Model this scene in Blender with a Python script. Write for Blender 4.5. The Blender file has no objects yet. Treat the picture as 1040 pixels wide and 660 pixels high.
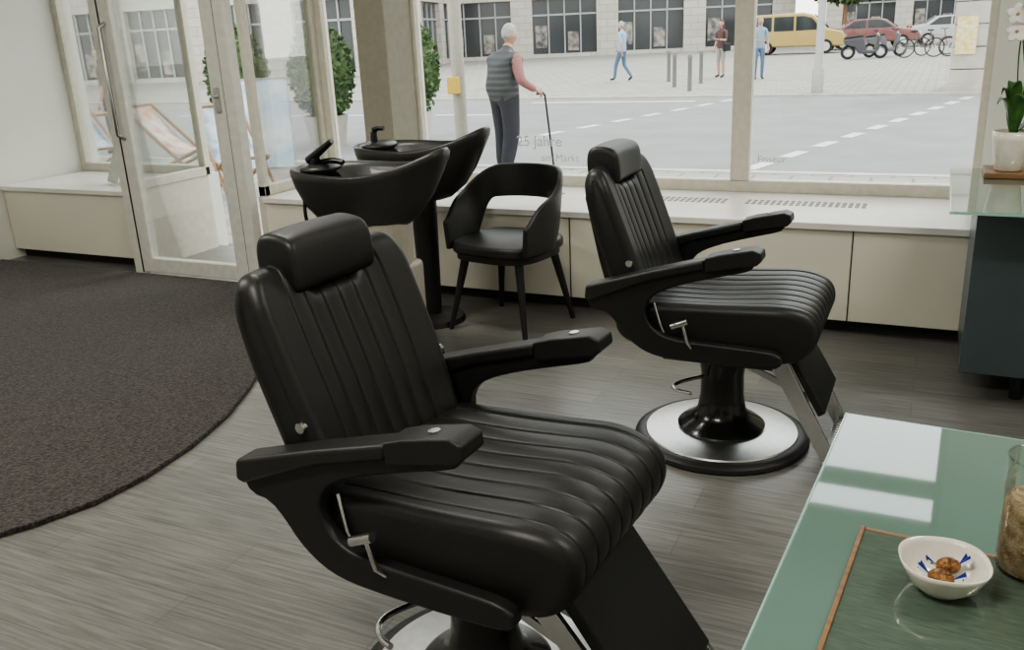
import bpy, bmesh, math, random
from mathutils import Matrix, Vector
random.seed(7)
C=bpy.context
COL=bpy.context.scene.collection
# ---------------------------------------------------------------- materials
MATS={}
def mat(name,col,rough=0.5,metal=0.0,col2=None,scale=20,bump=0.0,bscale=None,coat=0.0,spec=0.5,emit=None,sheen=0.0,stretch=(1,1,1),detail=4,bdist=0.01):
    if name in MATS: return MATS[name]
    m=bpy.data.materials.new(name); m.use_nodes=True; nt=m.node_tree
    b=nt.nodes['Principled BSDF']
    b.inputs['Base Color'].default_value=(*col,1); b.inputs['Roughness'].default_value=rough
    b.inputs['Metallic'].default_value=metal; b.inputs['Coat Weight'].default_value=coat
    b.inputs['Specular IOR Level'].default_value=spec; b.inputs['Sheen Weight'].default_value=sheen
    tc=nt.nodes.new('ShaderNodeTexCoord'); mp=nt.nodes.new('ShaderNodeMapping'); mp.inputs['Scale'].default_value=stretch
    nt.links.new(tc.outputs['Object'],mp.inputs[0])
    n=nt.nodes.new('ShaderNodeTexNoise'); n.inputs['Scale'].default_value=scale; n.inputs['Detail'].default_value=detail
    nt.links.new(mp.outputs[0],n.inputs['Vector'])
    if col2 is None: col2=tuple(c*0.9 for c in col)
    r=nt.nodes.new('ShaderNodeValToRGB'); r.color_ramp.elements[0].color=(*col2,1); r.color_ramp.elements[1].color=(*col,1)
    r.color_ramp.elements[0].position=0.35; r.color_ramp.elements[1].position=0.65
    nt.links.new(n.outputs[0],r.inputs[0]); nt.links.new(r.outputs[0],b.inputs['Base Color'])
    if bump:
        n2=nt.nodes.new('ShaderNodeTexNoise'); n2.inputs['Scale'].default_value=bscale or scale*4; n2.inputs['Detail'].default_value=5
        nt.links.new(mp.outputs[0],n2.inputs['Vector'])
        bp=nt.nodes.new('ShaderNodeBump'); bp.inputs['Strength'].default_value=bump; bp.inputs['Distance'].default_value=bdist
        nt.links.new(n2.outputs[0],bp.inputs['Height']); nt.links.new(bp.outputs[0],b.inputs['Normal'])
    if emit:
        b.inputs['Emission Color'].default_value=(*emit[0],1); b.inputs['Emission Strength'].default_value=emit[1]
    MATS[name]=m; return m

M_leather=mat('black_leather',(0.020,0.020,0.0195),0.42,col2=(0.017,0.017,0.0165),scale=60,bump=0.06,bscale=500,spec=0.5,bdist=0.002)
M_plastic=mat('black_plastic',(0.017,0.017,0.017),0.45,bump=0.03,bscale=300,bdist=0.002)
M_gloss=mat('gloss_black',(0.012,0.012,0.013),0.22,coat=0.3)
M_chrome=mat('chrome',(0.75,0.75,0.74),0.2,1.0)
M_steel=mat('brushed_steel',(0.62,0.62,0.60),0.35,1.0,scale=40)
M_wall=mat('wall_paint',(0.76,0.77,0.71),0.8,scale=3,col2=(0.74,0.74,0.69),bump=0.03,bscale=120)
M_ceil=mat('ceiling_paint',(0.78,0.78,0.75),0.9)
M_panel=mat('cream_panel',(0.77,0.745,0.64),0.45,scale=2,col2=(0.75,0.725,0.62))
M_frame=mat('window_frame_paint',(0.66,0.63,0.54),0.4)
M_dframe=mat('door_frame_paint',(0.71,0.70,0.64),0.4)
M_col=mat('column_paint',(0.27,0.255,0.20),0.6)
M_sill=mat('sill_laminate',(0.82,0.80,0.75),0.3,scale=4)
M_dark=mat('dark_gap',(0.03,0.03,0.028),0.8)
M_beige=mat('beige_plastic',(0.50,0.46,0.39),0.45)
M_white=mat('white_ceramic',(0.82,0.78,0.69),0.25,coat=0.4)
M_wood=mat('wood_brown',(0.30,0.17,0.08),0.45,col2=(0.18,0.10,0.05),scale=8,stretch=(1,8,8))
M_leaf=mat('leaf_green',(0.06,0.16,0.03),0.4,col2=(0.03,0.09,0.02))
M_foliage=mat('foliage',(0.09,0.15,0.05),0.7,col2=(0.03,0.06,0.02),scale=6,bump=0.6,bscale=20)
M_petal=mat('orchid_petal',(0.88,0.86,0.82),0.5)
M_teal=mat('teal_panel',(0.10,0.13,0.14),0.35,scale=3)

def glass_mat(name,tint=(1,1,1),refl=0.06,rough=0.0):
    m=bpy.data.materials.new(name); m.use_nodes=True; nt=m.node_tree; nt.nodes.clear()
    t=nt.nodes.new('ShaderNodeBsdfTransparent'); t.inputs[0].default_value=(*tint,1)
    g=nt.nodes.new('ShaderNodeBsdfGlossy'); g.inputs['Roughness'].default_value=rough
    fr=nt.nodes.new('ShaderNodeFresnel'); fr.inputs[0].default_value=1.35
    mul=nt.nodes.new('ShaderNodeMath'); mul.operation='MULTIPLY'; mul.inputs[1].default_value=refl*12
    nt.links.new(fr.outputs[0],mul.inputs[0])
    mx=nt.nodes.new('ShaderNodeMixShader'); nt.links.new(mul.outputs[0],mx.inputs[0]); nt.links.new(t.outputs[0],mx.inputs[1]); nt.links.new(g.outputs[0],mx.inputs[2])
    o=nt.nodes.new('ShaderNodeOutputMaterial'); nt.links.new(mx.outputs[0],o.inputs[0]); return m
M_glass=glass_mat('window_glass',(0.97,0.98,0.97),0.05)
M_jar=glass_mat('jar_glass',(0.95,0.96,0.93),0.05)

def floor_mat():
    m=bpy.data.materials.new('grey_wood_floor'); m.use_nodes=True; nt=m.node_tree; b=nt.nodes['Principled BSDF']; L=nt.links
    tc=nt.nodes.new('ShaderNodeTexCoord')
    br=nt.nodes.new('ShaderNodeTexBrick'); br.inputs['Scale'].default_value=1; br.inputs['Brick Width'].default_value=1.3; br.inputs['Row Height'].default_value=0.15
    br.inputs['Mortar Size'].default_value=0.0015; br.inputs['Color1'].default_value=(0.88,0.88,0.88,1); br.inputs['Color2'].default_value=(1.10,1.09,1.08,1); br.inputs['Mortar'].default_value=(0.65,0.64,0.63,1)
    L.new(tc.outputs['Object'],br.inputs['Vector'])
    mp=nt.nodes.new('ShaderNodeMapping'); mp.inputs['Scale'].default_value=(2.5,55,1); L.new(tc.outputs['Object'],mp.inputs[0])
    n=nt.nodes.new('ShaderNodeTexNoise'); n.inputs['Scale'].default_value=1.6; n.inputs['Detail'].default_value=8; n.inputs['Roughness'].default_value=0.6; L.new(mp.outputs[0],n.inputs['Vector'])
    r=nt.nodes.new('ShaderNodeValToRGB'); e=r.color_ramp.elements; e[0].position=0.3; e[0].color=(0.115,0.113,0.105,1); e[1].position=0.7; e[1].color=(0.250,0.246,0.230,1)
    L.new(n.outputs[0],r.inputs[0])
    mx=nt.nodes.new('ShaderNodeMix'); mx.data_type='RGBA'; mx.blend_type='MULTIPLY'; mx.inputs[0].default_value=1
    L.new(r.outputs[0],mx.inputs[6]); L.new(br.outputs[0],mx.inputs[7]); L.new(mx.outputs[2],b.inputs['Base Color'])
    b.inputs['Roughness'].default_value=0.33
    bp=nt.nodes.new('ShaderNodeBump'); bp.inputs['Strength'].default_value=0.1; bp.inputs['Distance'].default_value=0.003; L.new(n.outputs[0],bp.inputs['Height']); L.new(bp.outputs[0],b.inputs['Normal'])
    return m
def brick_mat(name,c1,c2,mortar,w,h,scale=1,rough=0.85,ms=0.01,off=0.5,vert=False):
    m=bpy.data.materials.new(name); m.use_nodes=True; nt=m.node_tree; b=nt.nodes['Principled BSDF']; L=nt.links
    tc=nt.nodes.new('ShaderNodeTexCoord'); br=nt.nodes.new('ShaderNodeTexBrick'); br.offset=off
    br.inputs['Scale'].default_value=scale; br.inputs['Brick Width'].default_value=w; br.inputs['Row Height'].default_value=h; br.inputs['Mortar Size'].default_value=ms
    br.inputs['Color1'].default_value=(*c1,1); br.inputs['Color2'].default_value=(*c2,1); br.inputs['Mortar'].default_value=(*mortar,1)
    if vert:
        s=nt.nodes.new('ShaderNodeSeparateXYZ'); c=nt.nodes.new('ShaderNodeCombineXYZ'); a=nt.nodes.new('ShaderNodeMath')
        L.new(tc.outputs['Object'],s.inputs[0]); L.new(s.outputs[0],a.inputs[0]); L.new(s.outputs[1],a.inputs[1]); L.new(a.outputs[0],c.inputs[0]); L.new(s.outputs[2],c.inputs[1]); L.new(c.outputs[0],br.inputs['Vector'])
    else: L.new(tc.outputs['Object'],br.inputs['Vector'])
    L.new(br.outputs[0],b.inputs['Base Color']); b.inputs['Roughness'].default_value=rough
    return m
M_floor=floor_mat()
M_rug=mat('shaggy_rug',(0.088,0.077,0.070),0.95,col2=(0.016,0.013,0.012),scale=75,bump=1.0,bscale=110,sheen=0.2,spec=0.1,detail=8)
M_asphalt=mat('asphalt',(0.24,0.24,0.23),0.9,col2=(0.21,0.21,0.20),scale=1.2,bump=0.1,bscale=60)
M_paver=brick_mat('paving',(0.34,0.32,0.285),(0.28,0.265,0.235),(0.18,0.17,0.15),0.4,0.4,rough=0.9,ms=0.016)
M_lane=mat('lane_paint',(0.60,0.60,0.58),0.7)
M_stone=mat('stone_block',(0.48,0.45,0.40),0.85,scale=3,col2=(0.40,0.37,0.33),bump=0.3,bscale=15)
M_fac=brick_mat('facade_stone',(0.54,0.51,0.45),(0.48,0.45,0.40),(0.34,0.32,0.29),0.9,0.42,ms=0.02,vert=True)
M_shop=mat('shop_glass_dark',(0.05,0.055,0.06),0.12)
M_upwin=mat('upper_window',(0.10,0.12,0.14),0.15)

# ---------------------------------------------------------------- geometry helpers
def link(o,parent=None):
    COL.objects.link(o)
    if parent is not None: o.parent=parent
    return o
def root(name,loc=(0,0,0),rz=0,scale=1):
    e=bpy.data.objects.new(name,None); COL.objects.link(e); e.location=loc; e.rotation_euler=(0,0,math.radians(rz)); e.scale=(scale,)*3
    e.empty_display_size=0.1; return e
def mesh(name,vs,fs,m,parent=None,smooth=False,bevel=0,seg=3,subsurf=0,solid=0):
    me=bpy.data.meshes.new(name); me.from_pydata([tuple(v) for v in vs],[],fs); me.materials.append(m)
    bm=bmesh.new(); bm.from_mesh(me); bmesh.ops.recalc_face_normals(bm,faces=bm.faces); bm.to_mesh(me); bm.free()
    o=bpy.data.objects.new(name,me); link(o,parent)
    if smooth or bevel or subsurf:
        for p in me.polygons: p.use_smooth=True
    if solid:
        s=o.modifiers.new('s','SOLIDIFY'); s.thickness=solid; s.offset=0
    if bevel:
        b=o.modifiers.new('b','BEVEL'); b.width=bevel; b.segments=seg; b.limit_method='ANGLE'; b.angle_limit=math.radians(35); b.harden_normals=True
    if subsurf:
        s=o.modifiers.new('ss','SUBSURF'); s.levels=subsurf; s.render_levels=subsurf
    return o
def boxes(name,lst,m,parent=None,bevel=0):
    vs=[];fs=[]
    for (x0,x1,y0,y1,z0,z1) in lst:
        k=len(vs); vs+=[(x,y,z) for x in (x0,x1) for y in (y0,y1) for z in (z0,z1)]
        fs+=[tuple(i+k for i in f) for f in [(0,1,3,2),(4,6,7,5),(0,4,5,1),(2,3,7,6),(0,2,6,4),(1,5,7,3)]]
    return mesh(name,vs,fs,m,parent,bevel=bevel)
def box(name,x0,x1,y0,y1,z0,z1,m,parent=None,bevel=0): return boxes(name,[(x0,x1,y0,y1,z0,z1)],m,parent,bevel)
def prism(name,poly,y0,y1,m,parent=None,bevel=0,axis='y',smooth=False):
    n=len(poly)
    f=(lambda a,b,c:(a,c,b)) if axis=='y' else (lambda a,b,c:(a,b,c))
    vs=[f(a,b,y0) for a,b in poly]+[f(a,b,y1) for a,b in poly]
    fs=[tuple(range(n)),tuple(range(2*n-1,n-1,-1))]+[(i,(i+1)%n,n+(i+1)%n,n+i) for i in range(n)]
    return mesh(name,vs,fs,m,parent,bevel=bevel,smooth=smooth)
def chaikin(p,it=3):
    for _ in range(it):
        q=[]
        for i in range(len(p)):
            a=p[i];b=p[(i+1)%len(p)]
            q.append((a[0]*.75+b[0]*.25,a[1]*.75+b[1]*.25)); q.append((a[0]*.25+b[0]*.75,a[1]*.25+b[1]*.75))
        p=q
    return p
def resample(p,N):
    L=[0]
    for i in range(len(p)):
        a=p[i];b=p[(i+1)%len(p)]; L.append(L[-1]+math.hypot(b[0]-a[0],b[1]-a[1]))
    T=L[-1]; out=[];j=0
    for k in range(N):
        s=T*k/N
        while L[j+1]<s: j+=1
        t=(s-L[j])/max(1e-9,L[j+1]-L[j]); a=p[j];b=p[(j+1)%len(p)]
        out.append((a[0]+(b[0]-a[0])*t,a[1]+(b[1]-a[1])*t))
    return out
def lathe(name,prof,m,parent=None,seg=48,center=(0,0,0),sx=1,sy=1,smooth=True):
    vs=[];fs=[];n=len(prof)
    for i in range(seg):
        a=2*math.pi*i/seg
        for r,z in prof: vs.append((center[0]+sx*r*math.cos(a),center[1]+sy*r*math.sin(a),center[2]+z))
    for i in range(seg):
        for j in range(n-1):
            k=(i+1)%seg; fs.append((i*n+j,k*n+j,k*n+j+1,i*n+j+1))
    if prof[0][0]>1e-6: fs.append(tuple(i*n for i in range(seg)))
    if prof[-1][0]>1e-6: fs.append(tuple(i*n+n-1 for i in range(seg)))
    o=mesh(name,vs,fs,m,parent,smooth=smooth)
    bm=bmesh.new(); bm.from_mesh(o.data); bmesh.ops.remove_doubles(bm,verts=bm.verts,dist=1e-6); bmesh.ops.recalc_face_normals(bm,faces=bm.faces); bm.to_mesh(o.data); bm.free()
    if smooth:
        for p in o.data.polygons: p.use_smooth=True
        w=o.modifiers.new('w','EDGE_SPLIT'); w.split_angle=math.radians(40)
    return o
def tube(name,pts,r,m,parent=None,cyc=False,smooth=False,res=6):
    c=bpy.data.curves.new(name,'CURVE'); c.dimensions='3D'; c.bevel_depth=1.0 if isinstance(r,(list,tuple)) else r; c.bevel_resolution=res-3 if res>3 else 1; c.use_fill_caps=True
    s=c.splines.new('NURBS' if smooth else 'POLY'); s.points.add(len(pts)-1)
    for i,p in enumerate(pts):
        s.points[i].co=(*p,1)
        if isinstance(r,(list,tuple)): s.points[i].radius=r[i]
    if smooth: s.use_endpoint_u=not cyc; s.order_u=3; s.resolution_u=8
    s.use_cyclic_u=cyc; s.use_smooth=True
    c.materials.append(m); o=bpy.data.objects.new(name,c); return link(o,parent)
def cyl(name,p0,p1,r,m,parent=None,r2=None,seg=24):
    p0=Vector(p0);p1=Vector(p1); d=(p1-p0); q=d.to_track_quat('Z','Y').to_matrix(); r2=r if r2 is None else r2
    vs=[];
    for i in range(seg):
        a=2*math.pi*i/seg; v=Vector((math.cos(a),math.sin(a),0)); vs.append(p0+q@(v*r)); vs.append(p1+q@(v*r2))
    fs=[(2*i,2*((i+1)%seg),2*((i+1)%seg)+1,2*i+1) for i in range(seg)]+[tuple(2*i for i in range(seg)),tuple(2*i+1 for i in range(seg))]
    o=mesh(name,vs,fs,m,parent,smooth=True); w=o.modifiers.new('w','EDGE_SPLIT'); w.split_angle=math.radians(40); return o
def blob(name,c,s,m,parent=None,seg=24,deform=None,rz=0):
    vs=[];fs=[];R=seg//2
    for j in range(R+1):
        t=math.pi*j/R
        for i in range(seg):
            a=2*math.pi*i/seg; p=Vector((math.sin(t)*math.cos(a),math.sin(t)*math.sin(a),math.cos(t)))
            if deform: p=deform(p)
            p=Vector((p.x*s[0],p.y*s[1],p.z*s[2]))
            if rz: p=Matrix.Rotation(rz,3,'Z')@p
            vs.append(p+Vector(c))
    for j in range(R):
        for i in range(seg):
            k=(i+1)%seg; fs.append((j*seg+i,(j+1)*seg+i,(j+1)*seg+k,j*seg+k))
    o=mesh(name,vs,fs,m,parent,smooth=True)
    bm=bmesh.new(); bm.from_mesh(o.data); bmesh.ops.remove_doubles(bm,verts=bm.verts,dist=1e-6); bm.to_mesh(o.data); bm.free(); return o

def cushion(name,ctrl,W,r,m,parent,grooves=(),gd=0.006,gw=0.0035,puff=0.006,mask=None,mod=None,N=80,it=3):
    prof=resample(chaikin(ctrl,it),N)
    area=sum(prof[i][0]*prof[(i+1)%N][1]-prof[(i+1)%N][0]*prof[i][1] for i in range(N))
    if area<0: prof=prof[::-1]
    nor=[]
    for i in range(N):
        a=prof[i-1];b=prof[(i+1)%N]; tx,tz=b[0]-a[0],b[1]-a[1]; l=math.hypot(tx,tz); nor.append((tz/l,-tx/l))
    ys=[]; step=0.0025 if grooves else 0.03
    k=int((W-2*r)/step); mid=[-(W/2-r)+(W-2*r)*i/k for i in range(k+1)]
    e=[r*math.sin(math.radians(a)) for a in (15,30,45,58,70,80,90)]
    ys=[-(W/2-r)-v for v in e[::-1]]+mid+[(W/2-r)+v for v in e]
    vs=[];fs=[]
    G=sorted(grooves)
    for y in ys:
        o=max(0,abs(y)-(W/2-r)); d=r*(1-math.sqrt(max(0,1-(o/r)**2)))
        g=0
        if G:
            for gy in G: g+=gd*math.exp(-((y-gy)/gw)**2)
            if G[0]<y<G[-1]:
                p=(y-G[0])/(G[1]-G[0]); g+=puff*(1-abs(math.sin(math.pi*p))**0.8)
        for (x,z),(nx,nz) in zip(prof,nor):
            w=mask(x,z,nx,nz) if mask else 0
            px,pz=x-nx*(d+g*w),z-nz*(d+g*w); py=y
            if mod: px,py,pz=mod(px,py,pz)
            vs.append((px,py,pz))
    M=len(ys)
    for j in range(M-1):
        for i in range(N):
            k2=(i+1)%N; fs.append((j*N+i,j*N+k2,(j+1)*N+k2,(j+1)*N+i))
    fs.append(tuple(range(N))); fs.append(tuple((M-1)*N+i for i in range(N)))
    return mesh(name,vs,fs,m,parent,smooth=True)
def sstep(a,b,x):
    t=min(1,max(0,(x-a)/(b-a))); return t*t*(3-2*t)

# ---------------------------------------------------------------- room shell
box('floor',-6.85,2.6,-2.6,5.55,-0.06,0,M_floor)
box('ceiling',-6.95,2.7,-2.7,5.7,3.25,3.35,M_ceil)
box('wall_left',-6.97,-6.85,-2.7,5.7,-0.05,3.25,M_wall)
box('wall_right',2.6,2.72,-2.7,5.7,-0.05,3.25,M_wall)
box('wall_back',-6.85,2.6,-2.72,-2.6,-0.05,3.25,M_wall)
boxes('wall_front',[(0.22,2.6,5.5,5.68,-0.05,3.25),(-6.85,-5.42,5.5,5.66,-0.05,0.6),(-4.2,0.22,5.5,5.66,-0.05,0.6),(-6.85,-5.42,5.5,5.68,3.05,3.25),(-4.2,0.22,5.5,5.68,3.05,3.25),(-5.42,-4.15,4.62,4.74,2.55,3.25)],M_wall)
def window(name,x0,x1,z0,z1,y,mull=(),fw=0.06,trans=None):
    r=root(name)
    L=[(x0,x1,y-0.04,y+0.04,z0,z0+0.07),(x0,x1,y-0.04,y+0.04,z1-fw,z1),(x0,x0+fw,y-0.04,y+0.04,z0+.07,z1-fw),(x1-fw,x1,y-0.04,y+0.04,z0+.07,z1-fw)]
    for a in mull: L.append((a-0.055,a+0.055,y-0.05,y+0.04,z0+.07,z1-fw))
    boxes('frame',L,M_frame,r,bevel=0.006)
    if trans: boxes('transom',[(x0+fw,x1-fw,y-0.035,y+0.035,trans-0.05,trans+0.05)],M_frame,r)
    box('glass',x0+fw,x1-fw,y-0.006,y+0.006,z0+.07,z1-fw,M_glass,r); return r
window('window_1',-3.38,0.24,0.6,3.05,5.55,mull=(-1.09,),trans=2.75)
window('window_2',-4.16,-3.60,0.6,3.05,5.55)
window('window_3',-6.85,-5.42,0.6,3.05,5.55)
def side_window(name,x,y0,y1,z0):
    r=root(name); f=0.05
    boxes('frame',[(x-.03,x+.03,y0,y1,z0,z0+.07),(x-.03,x+.03,y0,y1,2.99,3.05),(x-.03,x+.03,y0,y0+f,z0,3.05),(x-.03,x+.03,y1-f,y1,z0,3.05)],M_frame,r,bevel=0.005)
    box('glass',x-.005,x+.005,y0+f,y1-f,z0+.07,2.99,M_glass,r)
side_window('window_4',-4.18,4.75,5.52,0.6)
side_window('window_5',-5.40,4.75,5.52,0.6)
boxes('wall_niche',[(-4.21,-4.15,4.74,5.5,-0.05,0.6),(-5.44,-5.38,4.74,5.5,-0.05,0.6),(-4.21,-4.15,4.74,5.6,3.05,3.25),(-5.44,-5.38,4.74,5.6,3.05,3.25)],M_frame)
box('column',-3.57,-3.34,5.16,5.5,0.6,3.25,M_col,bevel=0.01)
# door
dr=root('door_1')
boxes('frame',[(-5.36,-5.29,4.6,4.68,0,2.55),(-4.26,-4.17,4.6,4.68,0,2.55),(-5.29,-4.26,4.6,4.68,2.47,2.55)],M_dframe,dr,bevel=0.006)
boxes('leaf',[(-5.285,-5.18,4.61,4.67,0.02,2.46),(-4.38,-4.265,4.61,4.67,0.02,2.46),(-5.18,-4.38,4.61,4.67,0.02,0.13),(-5.18,-4.38,4.61,4.67,2.34,2.46)],M_dframe,dr,bevel=0.008)
boxes('rubber_seal',[(-5.289,-5.285,4.605,4.675,0.02,2.46),(-4.265,-4.261,4.605,4.675,0.02,2.46)],M_dark,dr)
box('glass',-5.18,-4.38,4.635,4.645,0.13,2.34,M_glass,dr)
tube('pull_handle',[(-5.235,4.61,1.0),(-5.235,4.55,1.03),(-5.235,4.55,1.75),(-5.235,4.61,1.78)],0.013,M_steel,dr)
box('lock',-4.345,-4.30,4.595,4.615,1.18,1.34,M_steel,dr,bevel=0.004); cyl('knob',(-4.32,4.61,1.28),(-4.32,4.56,1.28),0.012,M_steel,dr)
def bench(name,x0,x1,seams):
    r=root(name)
    box('panel',x0,x1,4.72,4.75,0.08,0.565,M_panel,r,bevel=0.003)
    box('kick',x0,x1,4.80,4.83,0,0.08,M_dark,r)
    box('top',x0,x1,4.695,5.49,0.565,0.6,M_sill,r,bevel=0.004)
    if seams: boxes('seams',[(s-.003,s+.003,4.717,4.722,0.08,0.56) for s in seams],M_dark,r)
    return r
b=bench('window_bench',-4.14,2.59,[-3.0,-1.9,-0.35,1.2])
sl=[]
for a,bb in ((-3.0,-2.1),(-1.75,-1.05),(-0.98,-0.3)):
    for rr in range(3):
        k=int((bb-a)/0.035)
        for i in range(k): sl.append((a+i*0.035,a+i*0.035+0.022,5.13+rr*0.05,5.165+rr*0.05,0.5995,0.6012))
boxes('grille_slots',sl,mat('grille_shadow',(0.25,0.235,0.20),0.7),b)
bench('low_cabinet',-6.84,-5.46,[])
rug=[(-4.30,4.58),(-3.8,4.12),(-3.37,3.68),(-3.08,3.34),(-2.92,3.05),(-2.79,2.75),(-2.71,2.45),(-2.68,2.17),(-2.70,1.95),(-2.78,1.75),(-2.93,1.5),(-3.2,1.2),(-3.6,0.95),(-4.2,0.8),(-6.84,0.8),(-6.84,4.58)]
prism('shaggy_rug',rug,0.001,0.022,M_rug,axis='z',bevel=0.006)

# ---------------------------------------------------------------- barber chairs
def barber_chair(loc,rz,foot=0.0,bo=0.0):
    R0=root('barber_chair',loc,rz)
    B=root('pedestal_base',(0,bo,0)); B.parent=R0
    lathe('base_rim',[(0.0,0.0),(0.335,0.0),(0.345,0.008),(0.342,0.022),(0.325,0.034),(0.31,0.036),(0.0,0.036)],M_plastic,B,64)
    lathe('base_plate',[(0.302,0.034),(0.297,0.042),(0.25,0.050),(0.17,0.058),(0.0,0.058)],M_steel,B,64)
    lathe('base_column',[(0.17,0.056),(0.172,0.066),(0.155,0.080),(0.12,0.098),(0.095,0.13),(0.085,0.19),(0.083,0.28),(0.09,0.32),(0.10,0.36),(0.10,0.40),(0.0,0.40)],M_gloss,B,48)
    r=root('chair_body',(0,0,0.05),0,0.98); r.parent=R0
    box('seat_frame',-0.20,0.25,-0.19,0.19,0.335,0.41,M_plastic,r,bevel=0.01)
    def smask(x,z,nx,nz): return sstep(0.0,0.45,max(nz,0)+max(nx,0)*1.2)*sstep(0.41,0.45,z)
    def smod(x,y,z):
        w=1-0.07*sstep(0.22,0.39,x)
        z2=z-0.014*math.exp(-((x+0.03)/0.2)**2)*(1-(y/0.32)**2)*sstep(0.5,0.6,z)
        return x,y*w,z2
    cushion('seat',[(-0.36,0.44),(-0.36,0.575),(-0.2,0.60),(0.12,0.612),(0.28,0.620),(0.375,0.585),(0.395,0.50),(0.34,0.41),(0.24,0.395),(-0.2,0.405)],0.60,0.035,M_leather,r,
        grooves=[-0.2415+0.069*i for i in range(8)],gd=0.005,gw=0.0035,puff=0.003,mask=smask,mod=smod,N=110)
    def bmask(x,z,nx,nz): return sstep(0.1,0.5,nx+max(nz,0)*0.9)*sstep(0.5,0.56,z)
    def bmod(x,y,z):
        t=sstep(0.97,1.09,z); w=1-0.08*t*t+0.03*sstep(0.6,0.9,z)
        dz=-0.060*t*(1-sstep(0.07,0.13,abs(y)))
        dx=0.03*(y/0.27)**2
        return x+dx,y*w,z+dz
    cushion('backrest',[(-0.235,0.53),(-0.285,0.70),(-0.36,0.90),(-0.42,1.055),(-0.455,1.085),(-0.515,1.07),(-0.50,0.93),(-0.43,0.72),(-0.37,0.53)],0.56,0.035,M_leather,r,
        grooves=[-0.171+0.057*i for i in range(7)],gd=0.0055,gw=0.0035,puff=0.003,mask=bmask,mod=bmod,N=100)
    def hmod(x,y,z): return x+0.3*y*y,y*(1-0.05*sstep(1.10,1.18,z)),z-0.10*y*y
    cushion('headrest',[(-0.395,1.015),(-0.385,1.035),(-0.395,1.12),(-0.42,1.148),(-0.495,1.155),(-0.525,1.13),(-0.52,1.035),(-0.50,1.005),(-0.43,0.998)],0.30,0.018,M_leather,r,mod=hmod,N=70,it=3)
    box('headrest_slide',-0.48,-0.46,-0.035,0.035,0.93,1.06,M_chrome,r,bevel=0.004)
    prism('back_bracket',[(-0.40,0.5),(-0.46,0.72),(-0.52,0.95),(-0.545,0.95),(-0.49,0.70),(-0.43,0.48)],-0.10,0.10,M_plastic,r,bevel=0.008)
    side=[(-0.43,0.565),(-0.455,0.60),(-0.44,0.645),(-0.2,0.715),(0.02,0.772),(0.16,0.80),(0.175,0.775),(0.16,0.755),(0.02,0.72),(-0.10,0.685),(-0.19,0.645),(-0.225,0.59),(-0.215,0.535),(-0.17,0.495),(-0.10,0.475),(0.20,0.470),(0.265,0.462),(0.285,0.435),(0.27,0.405),(0.2,0.398),(-0.12,0.395),(-0.22,0.412),(-0.295,0.465),(-0.34,0.53),(-0.38,0.565)]
    side=resample(chaikin(side,2),90)
    for s,nm in ((-1,'right'),(1,'left')):
        y0,y1=(0.305,0.345) if s>0 else (-0.345,-0.305)
        prism('side_frame_'+nm,side,y0,y1,M_plastic,r,bevel=0.010)
        c=0.328*s
        pad=[(-0.455,0.610),(-0.448,0.664),(-0.2,0.738),(0.0,0.792),(0.0,0.755),(-0.2,0.70),(-0.43,0.605)]
        prism('arm_pad_'+nm,pad,c-0.038,c+0.038,M_leather,r,bevel=0.012)
        fp=[(0.004,0.748),(0.0,0.798),(0.05,0.814),(0.165,0.838),(0.193,0.828),(0.197,0.80),(0.18,0.783)]
        prism('arm_end_'+nm,fp,c-0.043,c+0.043,M_plastic,r,bevel=0.006)
        cyl('arm_button_'+nm,(0.105,c,0.822),(0.104,c,0.829),0.013,M_chrome,r)
        cyl('pivot_bolt_'+nm,(-0.30,s*0.27,0.74),(-0.30,s*0.292,0.74),0.013,M_chrome,r)
        cyl('frame_bolt_'+nm,(-0.21,s*0.25,0.47),(-0.21,s*0.306,0.47),0.02,M_plastic,r)
        boxes('side_bracket_'+nm,[(-0.06,0.02,min(s*.2,s*.31),max(s*.2,s*.31),0.40,0.42)],M_plastic,r)
        f=foot
        st=[(0.19,0.405),(0.265,0.405),(0.485+f,-0.01+f*.3),(0.425+f,-0.01+f*.3)]
        prism('footrest_strut_'+nm,st,s*0.19-0.008,s*0.19+0.008,M_chrome,r,bevel=0.002)
        prism('strut_link_'+nm,[(0.05,0.36),(0.05,0.385),(0.36,0.25),(0.36,0.225)],s*0.165-0.004,s*0.165+0.004,M_chrome,r)
    tube('recline_rod',[(-0.20,-0.30,0.60),(-0.17,-0.315,0.52),(-0.15,-0.31,0.47)],0.005,M_chrome,r)
    cyl('lever_grip',(-0.115,-0.365,0.535),(-0.055,-0.365,0.560),0.012,M_chrome,r)
    tube('lever_arm',[(-0.075,-0.365,0.55),(-0.055,-0.365,0.48),(-0.045,-0.33,0.44)],0.006,M_chrome,r)
    f=foot; k=1+0.35*(f>0)
    pad=[(0.262+f*.2,0.405),(0.292+f*.2,0.415),(0.292+(0.13+f*.5)*k,0.415-0.225*k),(0.265+(0.13+f*.5)*k,0.405-0.235*k)]
    prism('calf_pad',pad,-0.18,0.18,M_leather,r,bevel=0.008)
    z=f*.3
    prism('foot_plate',[(0.42+f,-0.01+z),(0.42+f,0.0+z),(0.62+f,0.02+z),(0.62+f,0.008+z)],-0.20,0.20,M_steel,r,bevel=0.003)
    boxes('foot_plate_ribs',[(0.44+f,0.61+f,-0.18+i*0.024,-0.172+i*0.024,0.005+z,0.026+z) for i in range(16)],M_steel,r)
    tube('pump_lever',[(-0.06,-0.08,0.24),(-0.14,-0.22,0.26),(-0.12,-0.33,0.27),(-0.04,-0.36,0.28)],0.008,M_chrome,r,smooth=True)
    return R0
barber_chair((-0.925,1.69,0),-4,0.10,-0.03)
barber_chair((-0.69,3.30,0),0)

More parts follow.
